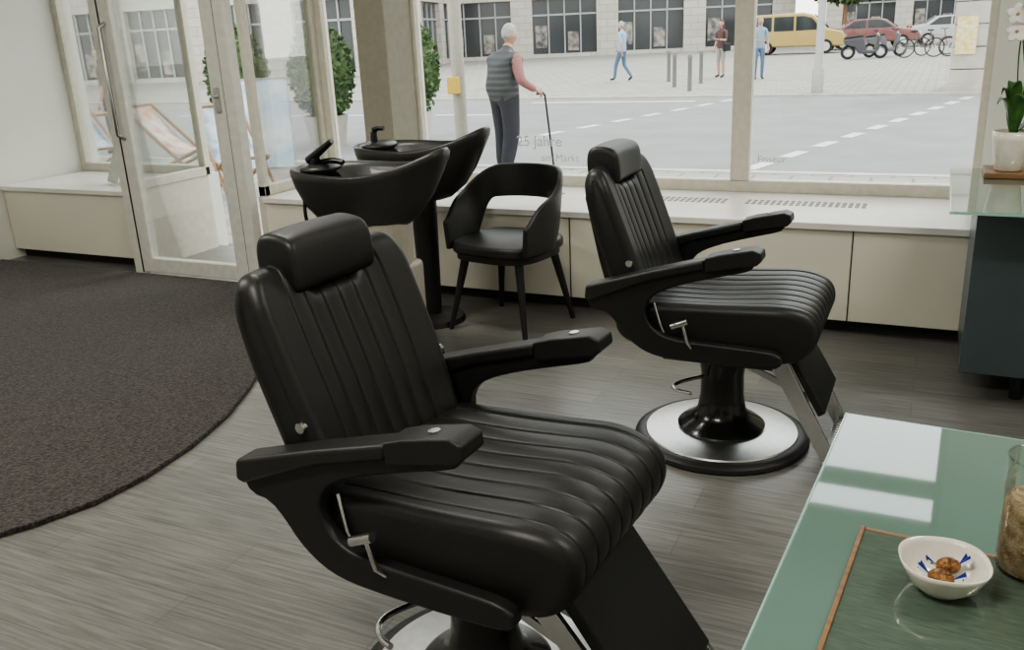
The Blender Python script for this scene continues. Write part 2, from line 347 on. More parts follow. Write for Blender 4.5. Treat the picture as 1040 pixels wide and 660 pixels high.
# ---------------------------------------------------------------- tub armchair
def armchair(loc,rz,sc=1):
    r=root('tub_armchair',loc,rz,sc)   # faces -Y
    vs=[];fs=[];n=60;k=8
    for i in range(n+1):
        th=math.radians(-128+256*i/n); a=abs(math.degrees(th))
        rx,ry=0.295,0.27
        top=0.84-0.15*sstep(35,115,a); 
        bot=0.66-0.22*sstep(48,85,a)-0.0
        fwd=sstep(95,128,a)
        top-=0.10*fwd**2
        for j in range(k+1):
            t=j/k; z=bot+(top-bot)*t
            f=1-0.13*(1-(z-0.44)/0.4)
            x=rx*f*math.sin(th) if a<90 else math.copysign(rx*f*(1-0.05*sstep(90,128,a)),th); y=ry*f*math.cos(th) if a<90 else -(a-90)/38*0.22
            vs.append((x,y,z))
    for i in range(n):
        for j in range(k): fs.append((i*(k+1)+j,(i+1)*(k+1)+j,(i+1)*(k+1)+j+1,i*(k+1)+j+1))
    mesh('shell',vs,fs,M_leather,r,smooth=True,solid=0.028,bevel=0.009,subsurf=1)
    seat=[(math.copysign(abs(math.cos(t))**0.6,math.cos(t))*0.265,math.copysign(abs(math.sin(t))**0.6,math.sin(t))*0.25-0.01) for t in [2*math.pi*i/48 for i in range(48)]]
    prism('seat',seat,0.425,0.485,M_leather,r,axis='z',bevel=0.02)
    prism('seat_base',[(x*0.93,y*0.93) for x,y in seat],0.395,0.43,M_plastic,r,axis='z')
    for i,(sx,sy) in enumerate(((-1,-1),(1,-1),(-1,1),(1,1))):
        cyl('leg_%d'%(i+1),(sx*0.245,sy*0.235,0.0),(sx*0.17,sy*0.16,0.41),0.013,M_plastic,r,r2=0.024)
    return r
armchair((-2.13,4.38,0),-10,1.05)

# ---------------------------------------------------------------- wash basins
M_basin=mat('basin_black',(0.030,0.030,0.029),0.36,coat=0.1)
def basin(loc,rz,ped,sc=1.0,pm=None,px=0.0,slim=False):
    r=root('hair_wash_basin',loc,rz); n=64
    def ring(sa,z,cx,inner=0,rise=1.0):
        out=[]
        for i in range(n):
            t=2*math.pi*i/n; c,s=math.cos(t),math.sin(t)
            ex=0.40*sc*sa*math.copysign(abs(c)**0.85,c); ey=0.25*sa*math.copysign(abs(s)**0.9,s)*(1-0.30*max(0,c)**1.5)
            zz=z+rise*(0.095*max(0,c)**2)-rise*0.012*(1-abs(c))
            if c>0.9 and inner: zz-=0.02*(c-0.9)/0.1
            out.append((cx+ex,ey,zz))
        return out
    rings=[ring(0.30,-0.30,-0.03,rise=0),ring(0.46,-0.285,-0.03,rise=.05),ring(0.66,-0.235,-0.025,rise=.25),ring(0.82,-0.165,-0.02,rise=.55),ring(0.93,-0.085,-0.01,rise=.85),ring(0.99,-0.03,0),ring(1.0,0.0,0),ring(0.975,0.012,0),ring(0.93,0.008,0),ring(0.88,-0.02,-0.0,1),ring(0.80,-0.07,-0.0,1,.8),ring(0.66,-0.13,0,1,.4),ring(0.42,-0.175,0,1,.1),ring(0.12,-0.19,0,1,0)]
    vs=[v for q in rings for v in q]; fs=[]
    for j in range(len(rings)-1):
        for i in range(n): k=(i+1)%n; fs.append((j*n+i,j*n+k,(j+1)*n+k,(j+1)*n+i))
    fs.append(tuple(range(n))); fs.append(tuple((len(rings)-1)*n+i for i in range(n)))
    mesh('bowl',vs,fs,M_basin,r,smooth=True)
    tx=-0.27*sc
    blob('tap_deck',(tx,0.0,0.0),(0.09,0.13,0.03),M_basin,r)
    if pm:
        cyl('mixer_body',(tx,-0.05,0.0),(tx+.01,-0.05,0.06),0.026,M_gloss,r,r2=0.024)
        tube('mixer_lever',[(tx-.03,-0.05,0.04),(tx+.05,-0.06,0.09),(tx+.13,-0.065,0.14)],[0.024,0.019,0.014],M_gloss,r)
        tube('spout',[(tx+.02,-0.03,0.03),(tx+.10,-0.02,0.05),(tx+.15,-0.02,0.03)],0.015,M_gloss,r,smooth=True)
    else:
        cyl('mixer_body',(tx,-0.05,0.0),(tx,-0.05,0.08),0.024,M_gloss,r,r2=0.02)
        tube('mixer_lever',[(tx,-0.05,0.09),(tx+.03,-0.05,0.10),(tx+.07,-0.05,0.10)],[0.018,0.014,0.012],M_gloss,r)
    tube('hose',[(-0.30,-0.12,-0.06),(-0.33,-0.14,-0.2),(-0.28,-0.12,-0.35),(-0.2,-0.08,-0.42)],0.009,M_plastic,r,smooth=True)
    h=loc[2]
    if slim:
        cyl('pedestal_pole',(px,0,-h+0.04),(px,0,-0.27),0.06,ped,r,r2=0.075)
        lathe('pedestal_foot',[(0,0),(0.2,0),(0.19,0.03),(0.08,0.05),(0,0.05)],M_plastic,r,32,center=(px,0,-h))
    else:
        cyl('pedestal_neck',(px,0,-0.47),(px,0,-0.25),0.12,ped,r,r2=0.135)
        box('pedestal',px-0.15,px+0.13,-0.13,0.13,-h+0.04,-0.46,ped,r,bevel=0.03)
        box('pedestal_foot',px-0.20,px+0.18,-0.18,0.18,-h,-h+0.04,M_plastic,r,bevel=0.01)
    return r
basin((-2.48,3.60,1.00),0,M_beige,1.08,True,0.06)
basin((-2.60,4.30,1.02),0,M_plastic,1.04,False,-0.02,True)

# ---------------------------------------------------------------- glass table
M_gt=mat('green_glass_top',(0.14,0.235,0.20),0.03,coat=1.0,scale=1.5,col2=(0.12,0.21,0.175),spec=0.9)
M_gedge=mat('glass_edge',(0.35,0.60,0.52),0.15,coat=0.5)
t=root('glass_table',(-0.13,1.965,0),-3.4)
box('glass_top',0.0,1.3,-1.8,0.0,0.738,0.75,M_gt,t,bevel=0.002)
boxes('glass_edge',[(-0.003,0.0,-1.8,0.0,0.7385,0.7495),(-0.003,1.3,0.0,0.003,0.7385,0.7495)],M_gedge,t)
boxes('apron',[(0.08,1.2,-1.72,-1.69,0.66,0.738),(0.08,1.2,-0.11,-0.08,0.66,0.738),(0.08,0.11,-1.69,-0.11,0.66,0.738),(1.17,1.2,-1.69,-0.11,0.66,0.738)],M_steel,t)
for i,(x,y) in enumerate(((0.11,-1.66),(1.15,-1.66),(0.11,-0.14),(1.15,-0.14))): box('leg_%d'%(i+1),x-.025,x+.025,y-.025,y+.025,0,0.68,M_steel,t)
M_tray=mat('tray_glass',(0.11,0.15,0.12),0.06,coat=0.9,scale=30,col2=(0.07,0.105,0.08),stretch=(1,12,1))
tr=root('serving_tray',(-0.052,1.455,0.7505),-4.5)
box('tray_base',0.0,0.80,-0.75,0.0,0,0.008,M_tray,tr)
boxes('rim',[(-0.008,0.0,-0.76,0.008,0,0.012),(0.0,0.81,0.0,0.008,0,0.010),(0.80,0.81,-0.75,0.0,0,0.012),(0.0,0.80,-0.76,-0.75,0,0.012)],M_wood,tr,bevel=0.002)
bw=root('candy_bowl',(0.068,1.32,0.7588),10)
def sqlathe(name,prof,m,parent,p=0.72,seg=64):
    vs=[];n=len(prof)
    for i in range(seg):
        a=2*math.pi*i/seg; c,s=math.cos(a),math.sin(a); cc=math.copysign(abs(c)**p,c); ss=math.copysign(abs(s)**p,s)
        for r0,z in prof:
            k=sstep(0.02,0.05,r0); vs.append((r0*(c*(1-k)+cc*k),r0*(s*(1-k)+ss*k),z))
    fs=[(i*n+j,((i+1)%seg)*n+j,((i+1)%seg)*n+j+1,i*n+j+1) for i in range(seg) for j in range(n-1)]
    fs.append(tuple(i*n for i in range(seg))); fs.append(tuple(i*n+n-1 for i in range(seg)))
    return mesh(name,vs,fs,m,parent,smooth=True)
sqlathe('bowl',[(0.03,0.0),(0.034,0.004),(0.050,0.020),(0.0615,0.044),(0.0645,0.052),(0.0625,0.053),(0.0585,0.044),(0.047,0.022),(0.034,0.012),(0.005,0.010)],M_white,bw,p=0.85)
M_gold=mat('gold_foil',(0.40,0.20,0.07),0.3,0.6,col2=(0.12,0.05,0.025),scale=120,bump=0.5,bscale=200)
M_wrap=mat('clear_white_wrapper',(0.72,0.76,0.85),0.3,col2=(0.55,0.6,0.75),scale=70); M_wrb=mat('blue_wrapper',(0.01,0.03,0.22),0.3)
for i,(x,y,a) in enumerate(((0.010,0.018,15),(-0.006,-0.017,-20))):
    cr=root('wrapped_candy_%d'%i,(x,y,0.030),a); cr.parent=bw
    blob('chocolate',(0,0,0),(0.019,0.014,0.013),M_gold,cr)
    for s in (-1,1):
        V=[];F=[]
        vs=[(s*0.015,0,0)]
        for q in range(9):
            an=math.radians(-44+88*q/8); vs.append((s*(0.015+0.019*math.cos(an)),0.019*math.sin(an),0.010+0.005*(q%2)))
        fs=[(0,q,q+1) for q in range(1,9)]
        o=mesh('wrapper_%s'%('a' if s<0 else 'b'),vs,fs,M_wrap,cr); o.data.materials.append(M_wrb)
        for q,p in enumerate(o.data.polygons): p.material_index=1 if q in (1,4,6) else 0
jr=root('glass_jar',(0.190,1.42,0.7590))
lathe('jar',[(0.042,0.0),(0.047,0.006),(0.048,0.195)],M_jar,jr)
tube('jar_lip',[(0.048*math.cos(2*math.pi*i/32),0.048*math.sin(2*math.pi*i/32),0.195) for i in range(32)],0.0018,M_jar,jr,cyc=True)
M_wax=mat('biscuit_filling',(0.60,0.48,0.33),0.7,col2=(0.30,0.20,0.11),scale=60,bump=0.6)
lathe('filling',[(0.0,0.004),(0.040,0.004),(0.0445,0.02),(0.0448,0.115),(0.038,0.130),(0.02,0.138),(0.0,0.14)],M_wax,jr)
cd=root('business_card',(-0.02,1.075,0.759)); box('card',-0.03,0.03,-0.02,0.02,0.0005,0.001,M_white,cd)

# ---------------------------------------------------------------- console with glass top
cs=root('glass_top_console')
box('glass_top',0.062,2.0,3.60,4.66,0.888,0.90,M_gt,cs,bevel=0.002)
boxes('glass_edge',[(0.059,0.062,3.60,4.66,0.8885,0.8995),(0.059,2.0,3.597,3.60,0.8885,0.8995)],M_gedge,cs)
box('cabinet',0.17,1.9,4.02,4.6,0.12,0.84,M_teal,cs,bevel=0.004)
boxes('cabinet_top',[(0.15,1.92,3.98,4.62,0.84,0.86)],M_plastic,cs)
boxes('door_gap',[(0.75,0.756,4.016,4.021,0.14,0.84),(1.3,1.306,4.016,4.021,0.14,0.84)],M_dark,cs)
for i,(x,y) in enumerate(((0.40,4.1),(1.8,4.1),(0.40,4.5),(1.8,4.5))): cyl('foot_%d'%(i+1),(x,y,0),(x,y,0.12),0.025,M_plastic,cs)
for i,(x,y) in enumerate(((0.3,4.1),(1.7,4.1),(0.3,4.5),(1.7,4.5))): cyl('spacer_%d'%(i+1),(x,y,0.86),(x,y,0.888),0.02,M_steel,cs)
pb=root('wooden_board',(0.35,4.48,0.9005)); box('board',-0.16,0.16,-0.12,0.12,0,0.025,M_wood,pb,bevel=0.004)
op=root('potted_orchid',(0.285,4.45,0.926))
sqlathe('pot',[(0.050,0.0),(0.056,0.006),(0.076,0.13),(0.080,0.17),(0.073,0.17),(0.068,0.14),(0.01,0.135)],M_white,op,p=0.9)
for i,(a,l,h) in enumerate(((200,0.08,0.16),(150,0.07,0.20),(20,0.2,0.1),(280,0.12,0.18),(90,0.18,0.12),(240,0.06,0.23))):
    ar=math.radians(a); vs=[];fs=[]
    for k in range(9):
        t_=k/8; w=0.032*math.sin(math.pi*min(1,t_*0.93+0.07))**0.7; cx=l*t_; z=0.145+h*math.sin(t_*2.1)
        for s in (-1,0,1):
            vs.append((cx*math.cos(ar)-s*w*math.sin(ar),cx*math.sin(ar)+s*w*math.cos(ar),z+abs(s)*0.008))
    for k in range(8):
        for s in (0,1): fs.append((k*3+s,k*3+s+1,k*3+s+4,k*3+s+3))
    mesh('leaf_%d'%i,vs,fs,M_leaf,op,smooth=True,solid=0.002)
tube('stem_1',[(0,0,0.11),(-0.0,-0.01,0.3),(-0.02,-0.02,0.5),(-0.01,-0.03,0.64),(0.02,-0.05,0.76),(0.12,-0.08,0.80)],0.003,M_leaf,op,smooth=True)
tube('stem_2',[(0.01,0.01,0.11),(0.03,0.0,0.35),(-0.0,0.0,0.50),(-0.02,-0.02,0.62)],0.003,M_leaf,op,smooth=True)
M_yel=mat('orchid_throat',(0.6,0.35,0.12),0.5)
for i,(x,y,z) in enumerate(((-0.035,-0.05,0.58),(0.01,-0.06,0.61),(-0.04,-0.05,0.65),(0.02,-0.07,0.68),(0.05,-0.09,0.74),(0.04,-0.05,0.57))):
    fl=root('flower_%d'%i,(x,y,z)); fl.parent=op; fl.rotation_euler=(math.radians(random.uniform(65,95)),0,math.radians(random.uniform(-25,25)))
    for q in range(5):
        an=math.radians(72*q+90); blob('petal_%d'%q,(0.022*math.cos(an),0.022*math.sin(an),0),(0.024,0.018,0.003),M_petal,fl,seg=12,rz=an)
    blob('throat',(0,0,0.005),(0.007,0.007,0.008),M_yel,fl,seg=10)

lp=root('brochure_stand',(-5.85,4.95,0.612),-25)
mesh('brochure',[(-0.12,0,0.0),(0.12,0,0.0),(0.12,0.10,0.26),(-0.12,0.10,0.26)],[(0,1,2,3)],mat('brochure_paper',(0.6,0.62,0.55),0.5,scale=12,col2=(0.5,0.55,0.5)),lp,solid=0.008)
mesh('support',[(-0.1,0.03,0.1),(0.1,0.03,0.1),(0.1,0.15,-0.005),(-0.1,0.15,-0.005)],[(0,1,2,3)],M_white,lp,solid=0.006)
so=root('wall_socket',(-6.85,4.60,0.66)); box('plate',0.0,0.008,-0.04,0.04,-0.04,0.04,M_white,so,bevel=0.003); lathe('cup',[(0.0,0),(0.02,0),(0.024,0.004),(0.0,0.004)],M_white,so,center=(0.0,0,0)).rotation_euler=(0,math.radians(90),0)
M_let=mat('lettering_grey',(0.62,0.62,0.60),0.6)
wl=root('window_lettering')
def text(s,loc,size):
    c=bpy.data.curves.new('txt','FONT'); c.body=s; c.size=size; c.extrude=0.0005; c.materials.append(M_let)
    o=bpy.data.objects.new('text_'+s.split()[0].lower(),c); link(o,wl); o.location=loc; o.rotation_euler=(math.radians(90),0,0)
text('25 Jahre',(-2.60,5.535,0.86),0.10); text('am Markt',(-2.42,5.535,0.76),0.07); text('Friseur',(-0.99,5.535,0.78),0.06)

# ---------------------------------------------------------------- exterior ground
box('ground_pavement',-80,60,5.69,10.2,-0.12,-0.02,M_paver)
box('street_asphalt',-80,60,10.2,21.2,-0.2,-0.06,M_asphalt)
box('ground_plaza',-80,60,21.2,90,-0.12,-0.02,M_paver)
box('ground_niche',-5.37,-4.22,4.74,5.69,-0.1,-0.01,M_paver)
boxes('ground_kerb',[(-80,60,10.1,10.25,-0.12,-0.012),(-80,60,21.1,21.25,-0.12,-0.012)],M_stone)
def dashes(a,b,n,w):
    a=Vector(a);b=Vector(b);d=(b-a).normalized();p=Vector((-d.y,d.x)); L=(b-a).length/n; vs=[];fs=[]
    for i in range(n):
        s=a+d*L*i; e=s+d*L*0.55; k=len(vs)
        for q in (s-p*w,s+p*w,e+p*w,e-p*w): vs.append((q.x,q.y,-0.056))
        fs.append((k,k+1,k+2,k+3))
    return vs,fs
V=[];F=[]
for a,b_,n in (((-2.0,10.6),(0.6,21.0),10),((-6.8,10.6),(-4.1,21.0),10),((-30,17.2),(-7.5,17.2),9),((2,15.5),(30,15.5),9)):
    v,f=dashes(a,b_,n,0.09); k=len(V); V+=v; F+=[tuple(i+k for i in q) for q in f]
k=len(V); V+=[(0.6,16.0,-0.056),(1.8,16.0,-0.056),(1.9,17.2,-0.056),(0.7,17.2,-0.056)]; F.append((k,k+1,k+2,k+3))
k=len(V); V+=[(-9.0,20.0,-0.056),(-5.0,20.0,-0.056),(-5.0,20.25,-0.056),(-9.0,20.25,-0.056)]; F.append((k,k+1,k+2,k+3))
mesh('lane_markings',V,F,M_lane)

# ---------------------------------------------------------------- facades
M_goods=mat('shop_display',(0.42,0.38,0.32),0.6,col2=(0.07,0.07,0.08),scale=2.5)
def facade(name,p0,p1,h,wallm,bay=4.0,glassm=M_shop,depth=6,gh=3.4,pier=0.5):
    p0=Vector(p0);p1=Vector(p1);L=(p1-p0).length; ang=math.degrees(math.atan2((p1-p0).y,(p1-p0).x))
    r=root(name,(p0.x,p0.y,-0.05),ang)
    n=max(1,int(L/bay)); w=L/n; W=[];G=[];U=[];Fm=[];D=[]
    W.append((0,L,0.35,depth,0,h))
    for i in range(n+1): W.append((i*w-pier/2,i*w+pier/2,0,0.36,0,gh))
    W.append((-pier/2,L+pier/2,0,0.36,gh,gh+0.8))
    for i in range(n):
        G.append((i*w+pier/2,(i+1)*w-pier/2,0.28,0.34,0.25,gh-0.05))
        W.append((i*w+pier/2,(i+1)*w-pier/2,0.1,0.36,0,0.25))
        for q in (0.25,0.5,0.75): x=i*w+pier/2+(w-pier)*q; Fm.append((x-.04,x+.04,0.2,0.3,0.25,gh))
        Fm.append((i*w+pier/2,(i+1)*w-pier/2,0.2,0.3,2.45,2.55))
        D.append((i*w+pier/2+0.15,i*w+pier/2+(w-pier)*0.22,0.26,0.285,0.6,1.9)); D.append((i*w+pier/2+(w-pier)*0.55,i*w+pier/2+(w-pier)*0.72,0.26,0.285,0.4,1.5))
        z=gh+1.6
        while z+2<h:
            U.append((i*w+w*0.3,i*w+w*0.7,0.30,0.345,z,z+1.7)); z+=3.2
    boxes('walls',W,wallm,r); boxes('shop_windows',G,glassm,r); boxes('frames',Fm,mat('mullion_grey',(0.4,0.4,0.4),0.5),r); boxes('displays',D,M_goods,r)
    if U: boxes('upper_windows',U,M_upwin,r)
    return r
facade('shop_building',(-23.5,37),(-28.5,53),12,M_fac,bay=4.2,pier=1.0)
facade('shop_building',(-28.5,50),(-9,57),14,M_fac,bay=4.2,pier=1.3)
facade('shop_building',(-60,30),(-23.5,35),12,M_fac,bay=4.5,pier=1.6)
facade('shop_building',(-8,74),(40,74),13,M_fac,bay=4.5,pier=1.2)
sp=root('stone_pillar',(0.55,21.4+0.6,-0.02))
for i in range(10): box('block_%d'%i,-0.50,0.50,-0.48,0.48,i*0.45,i*0.45+0.435,M_stone,sp,bevel=0.02)
boxes('base',[(-0.62,0.62,-0.62,0.62,0,0.12)],M_stone,sp)
boxes('notice_board',[(-0.44,-0.05,-0.52,-0.48,0.75,1.5)],mat('yellow_notice',(0.65,0.5,0.12),0.6,scale=15,col2=(0.7,0.65,0.5)),sp)
r=root('lamp_post',(-2.6,21.6,-0.02)); lathe('pole',[(0,0),(0.13,0),(0.13,0.5),(0.09,0.55),(0.075,5),(0,5)],mat('pole_grey',(0.36,0.36,0.34),0.5,0.2),r,20); blob('lantern',(0,0,5.15),(0.25,0.25,0.18),M_white,r)
tl=root('traffic_light_pole',(-5.40,9.9,-0.02))
cyl('pole',(0,0,0),(0,0,3.4),0.08,mat('pole_beige',(0.36,0.34,0.28),0.5),tl)
box('signal_box',-0.16,0.16,-0.14,0.14,2.3,3.2,M_plastic,tl,bevel=0.03)
box('push_button_box',-0.08,0.06,-0.16,-0.07,0.93,1.13,mat('signal_yellow',(0.60,0.40,0.06),0.5),tl,bevel=0.01)
for p in ((-6.6,24.2),(-5.8,22.7),(-6.2,25.5),(-7.4,26.5),(-5.0,25.2)):
    b=root('bollard',(p[0],p[1],-0.02)); lathe('post',[(0,0),(0.055,0),(0.05,0.75),(0.06,0.77),(0.06,0.84),(0.05,0.88),(0,0.89)],mat('bollard_grey',(0.18,0.18,0.18),0.5),b,16)

# ---------------------------------------------------------------- vehicles
M_tyre=mat('tyre',(0.02,0.02,0.02),0.8); M_cglass=mat('car_glass',(0.03,0.035,0.04),0.08)
def car(name,loc,rz,color,kind='sedan'):
    r=root(name,loc,rz); pm=mat('paint_%s_%d'%(name,len(MATS)),color,0.25,0.0,coat=0.8)
    if kind=='van':
        body=[(-2.2,0.35),(-2.22,0.9),(-2.1,1.7),(-1.9,1.82),(0.3,1.85),(0.75,1.75),(1.4,1.12),(2.05,0.98),(2.2,0.75),(2.2,0.32)]
        wins=[[(-2.0,1.08),(-1.92,1.68),(-1.1,1.70),(-1.1,1.06)],[(-1.0,1.06),(-1.0,1.70),(-0.1,1.70),(-0.1,1.06)],[(0,1.06),(0,1.70),(0.35,1.70),(0.7,1.6),(1.15,1.08)]]
    else:
        body=[(-2.15,0.35),(-2.2,0.85),(-2.0,0.98),(-1.5,1.05),(-0.95,1.42),(0.2,1.46),(0.6,1.36),(1.15,0.98),(2.0,0.85),(2.18,0.65),(2.18,0.32)]
        wins=[[(-1.35,1.0),(-0.9,1.34),(-0.35,1.38),(-0.35,1.0)],[(-0.27,1.0),(-0.27,1.38),(0.2,1.38),(0.5,1.3),(0.95,1.0)]]
    prism('body',body,-0.85,0.85,pm,r,bevel=0.09)
    for i,w in enumerate(wins): prism('side_window_%d'%i,w,-0.858,0.858,M_cglass,r)
    ws=[(body[6][0]-0.0,body[6][1]-0.02),(body[6][0]+0.05,body[6][1]+0.012),(body[7][0]+0.02,body[7][1]+0.05),(body[7][0]-0.1,body[7][1])] if kind!='van' else [(0.78,1.70),(0.84,1.68),(1.40,1.16),(1.3,1.15)]
    prism('windscreen',ws,-0.68,0.68,M_cglass,r)
    for i,(x,s) in enumerate(((-1.35,-1),(1.35,-1),(-1.35,1),(1.35,1))):
        cyl('tyre_%d'%i,(x,s*0.66,0.32),(x,s*0.87,0.32),0.32,M_tyre,r); cyl('rim_%d'%i,(x,s*0.80,0.32),(x,s*0.885,0.32),0.2,M_steel,r)
    boxes('headlights',[(2.1,2.2,-0.75,-0.5,0.65,0.78),(2.1,2.2,0.5,0.75,0.65,0.78)],M_white,r); boxes('tail_lights',[(-2.22,-2.12,-0.8,-0.62,0.8,1.0),(-2.22,-2.12,0.62,0.8,0.8,1.0)],mat('tail_red',(0.4,0.02,0.02),0.3),r)
    return r
car('delivery_van',(-6.6,46,-0.02),3,(0.42,0.31,0.10),'van')
car('parked_car',(-3.6,50,-0.02),10,(0.20,0.06,0.06))
car('parked_car',(0.2,52,-0.02),8,(0.45,0.46,0.47))
def wheel(r,name,c,R):
    tube(name+'_tyre',[(c[0]+R*math.cos(a),c[1],c[2]+R*math.sin(a)) for a in [2*math.pi*i/28 for i in range(28)]],0.022,M_tyre,r,cyc=True)
    for i in range(8):
        a=math.pi*i/8; tube(name+'_spoke_%d'%i,[(c[0]-R*math.cos(a),c[1],c[2]-R*math.sin(a)),(c[0]+R*math.cos(a),c[1],c[2]+R*math.sin(a))],0.003,M_steel,r)
def bicycle(loc,rz,col):
    r=root('bicycle',loc,rz); m=mat('bike_%d'%len(MATS),col,0.4); wheel(r,'rear',(-0.52,0,0.355),0.33); wheel(r,'front',(0.52,0,0.355),0.33)
    for i,p in enumerate(([(-0.52,0,0.34),(-0.05,0,0.30),(0.38,0,0.72),(-0.18,0,0.78),(-0.05,0,0.30)],[(-0.52,0,0.34),(-0.18,0,0.78),(-0.22,0,0.92)],[(0.52,0,0.34),(0.38,0,0.72),(0.33,0,0.98)],[(0.33,-0.27,1.0),(0.33,0,0.98),(0.33,0.27,1.0)])): tube('frame_%d'%i,p,0.018,m,r)
    blob('saddle',(-0.24,0,0.95),(0.13,0.07,0.04),M_tyre,r); cyl('crank',(-0.05,-0.05,0.30),(-0.05,0.05,0.30),0.09,M_steel,r)
def scooter(loc,rz,col):
    r=root('motor_scooter',loc,rz); m=mat('scooter_%d'%len(MATS),col,0.3,coat=0.5)
    for x in (-0.6,0.6):
        tube('wheel_%d'%int(x*10+10),[(x+0.22*math.cos(a),0,0.275+0.22*math.sin(a)) for a in [2*math.pi*i/20 for i in range(20)]],0.055,M_tyre,r,cyc=True); cyl('hub_%d'%int(x*10+10),(x,-0.05,0.26),(x,0.05,0.26),0.12,M_steel,r)
    prism('body',[(-0.75,0.55),(-0.8,0.75),(-0.1,0.82),(0.0,0.6),(0.05,0.35),(0.35,0.33),(0.42,0.9),(0.55,0.85),(0.5,0.3),(0.3,0.2),(-0.2,0.2),(-0.4,0.45)],-0.15,0.15,m,r,bevel=0.04)
    prism('seat',[(-0.78,0.75),(-0.75,0.84),(-0.1,0.90),(-0.08,0.8)],-0.13,0.13,M_tyre,r,bevel=0.03)
    tube('handlebar',[(0.35,-0.33,1.05),(0.42,0,1.0),(0.35,0.33,1.05)],0.02,M_tyre,r); cyl('fork',(0.6,0,0.26),(0.45,0,0.95),0.035,M_steel,r)
scooter((-2.95,38.2,-0.02),15,(0.05,0.05,0.06)); scooter((-2.3,39.6,-0.02),25,(0.12,0.12,0.13))
bicycle((-1.0,38.2,-0.02),12,(0.1,0.1,0.1)); bicycle((-0.5,39.8,-0.02),30,(0.2,0.05,0.05)); bicycle((0.5,38.5,-0.02),5,(0.05,0.1,0.2))

def leafy(name,loc,s,trunk=0,n=500,lsz=0.08,pot=False):
    r=root(name,loc); vs=[];fs=[]
    for i in range(n):
        u=Vector((random.gauss(0,1),random.gauss(0,1),random.gauss(0,1))).normalized()*random.uniform(0.6,1.0)**0.5
        p=Vector((u.x*s[0],u.y*s[1],u.z*s[2]+trunk+s[2]*0.95)); a=Vector((random.gauss(0,1),random.gauss(0,1),random.gauss(0,1))).normalized(); b=a.orthogonal().normalized()
        k=len(vs); vs+=[p-a*lsz,p+b*lsz*0.5,p+a*lsz,p-b*lsz*0.5]; fs.append((k,k+1,k+2,k+3))
    mesh('leaves',vs,fs,M_foliage,r)
    blob('crown',(0,0,trunk+s[2]*0.95),(s[0]*0.85,s[1]*0.85,s[2]*0.85),M_foliage,r)
    if pot: lathe('pot',[(0,0),(0.28,0),(0.36,0.5),(0.32,0.5),(0.28,0.42),(0,0.42)],M_stone,r,24)
    elif trunk: cyl('trunk',(0,0,0),(0,0,trunk+s[2]*0.5),0.16,M_wood,r,r2=0.09)
    return r
leafy('street_tree',(-5.5,56,-0.02),(3,3,2.2),2.3,1500,0.25); leafy('street_tree',(1.0,57.5,-0.02),(2.6,2.6,2.2),2.3,1500,0.25)
leafy('street_tree',(7.0,50,-0.02),(3,3,2.2),2.6,1500,0.25)
for i in range(3): leafy('potted_hedge',(-10.4+i*1.3,11.6+i*0.5,-0.06),(0.56,0.46,0.80),0.40,1600,0.06,True)
ab=root('sandwich_board',(-8.3,9.7,-0.02),35)
for s in (-1,1):
    mesh('panel_%s'%('a' if s<0 else 'b'),[(-0.33,s*0.25,0.02),(0.33,s*0.25,0.02),(0.33,s*0.02,1.15),(-0.33,s*0.02,1.15)],[(0,1,2,3)],mat('poster_blue',(0.35,0.5,0.62),0.5,col2=(0.75,0.75,0.7),scale=3),ab,solid=0.02)
boxes('frame',[(-0.36,0.36,-0.03,0.03,1.13,1.18)],M_steel,ab)
def deck_chair(loc,rz,c1,c2):
    r=root('deck_chair',loc,rz)
    for s in (-0.28,0.28):
        tube('leg_a_%d'%(s>0),[(s,-0.55,0.02),(s,0.45,0.95)],0.022,M_wood,r); tube('leg_b_%d'%(s>0),[(s*0.9,0.5,0.02),(s*0.9,-0.45,0.42)],0.022,M_wood,r)
    tube('bar_top',[(-0.28,0.45,0.95),(0.28,0.45,0.95)],0.02,M_wood,r); tube('bar_front',[(-0.25,-0.45,0.42),(0.25,-0.45,0.42)],0.02,M_wood,r); tube('bar_low',[(-0.25,0.5,0.03),(0.25,0.5,0.03)],0.02,M_wood,r)
    vs=[];n=12
    for i in range(n+1):
        t_=i/n; y=-0.45+0.9*t_; z=0.42+0.53*t_-0.22*math.sin(math.pi*t_)
        vs+=[(-0.25,y,z),(0.25,y,z)]
    mesh('canvas',vs,[(2*i,2*i+1,2*i+3,2*i+2) for i in range(n)],mat('canvas_%d'%len(MATS),c1,0.8,col2=c2,scale=6),r,smooth=True,solid=0.006)
deck_chair((-7.3,7.9,-0.02),60,(0.6,0.62,0.62),(0.22,0.34,0.48)); deck_chair((-8.6,8.3,-0.02),100,(0.7,0.68,0.62),(0.5,0.22,0.15)); deck_chair((-10.2,8.4,-0.02),80,(0.6,0.62,0.62),(0.22,0.34,0.48))
def cafe_table(loc):
    r=root('cafe_table',loc); lathe('top',[(0,0.72),(0.35,0.72),(0.35,0.75),(0,0.75)],M_wood,r,32); cyl('post',(0,0,0),(0,0,0.72),0.03,M_steel,r); lathe('foot',[(0,0),(0.22,0),(0.2,0.03),(0,0.04)],M_plastic,r,24)
cafe_table((-11.4,9.4,-0.02)); cafe_table((-9.2,7.1,-0.02))

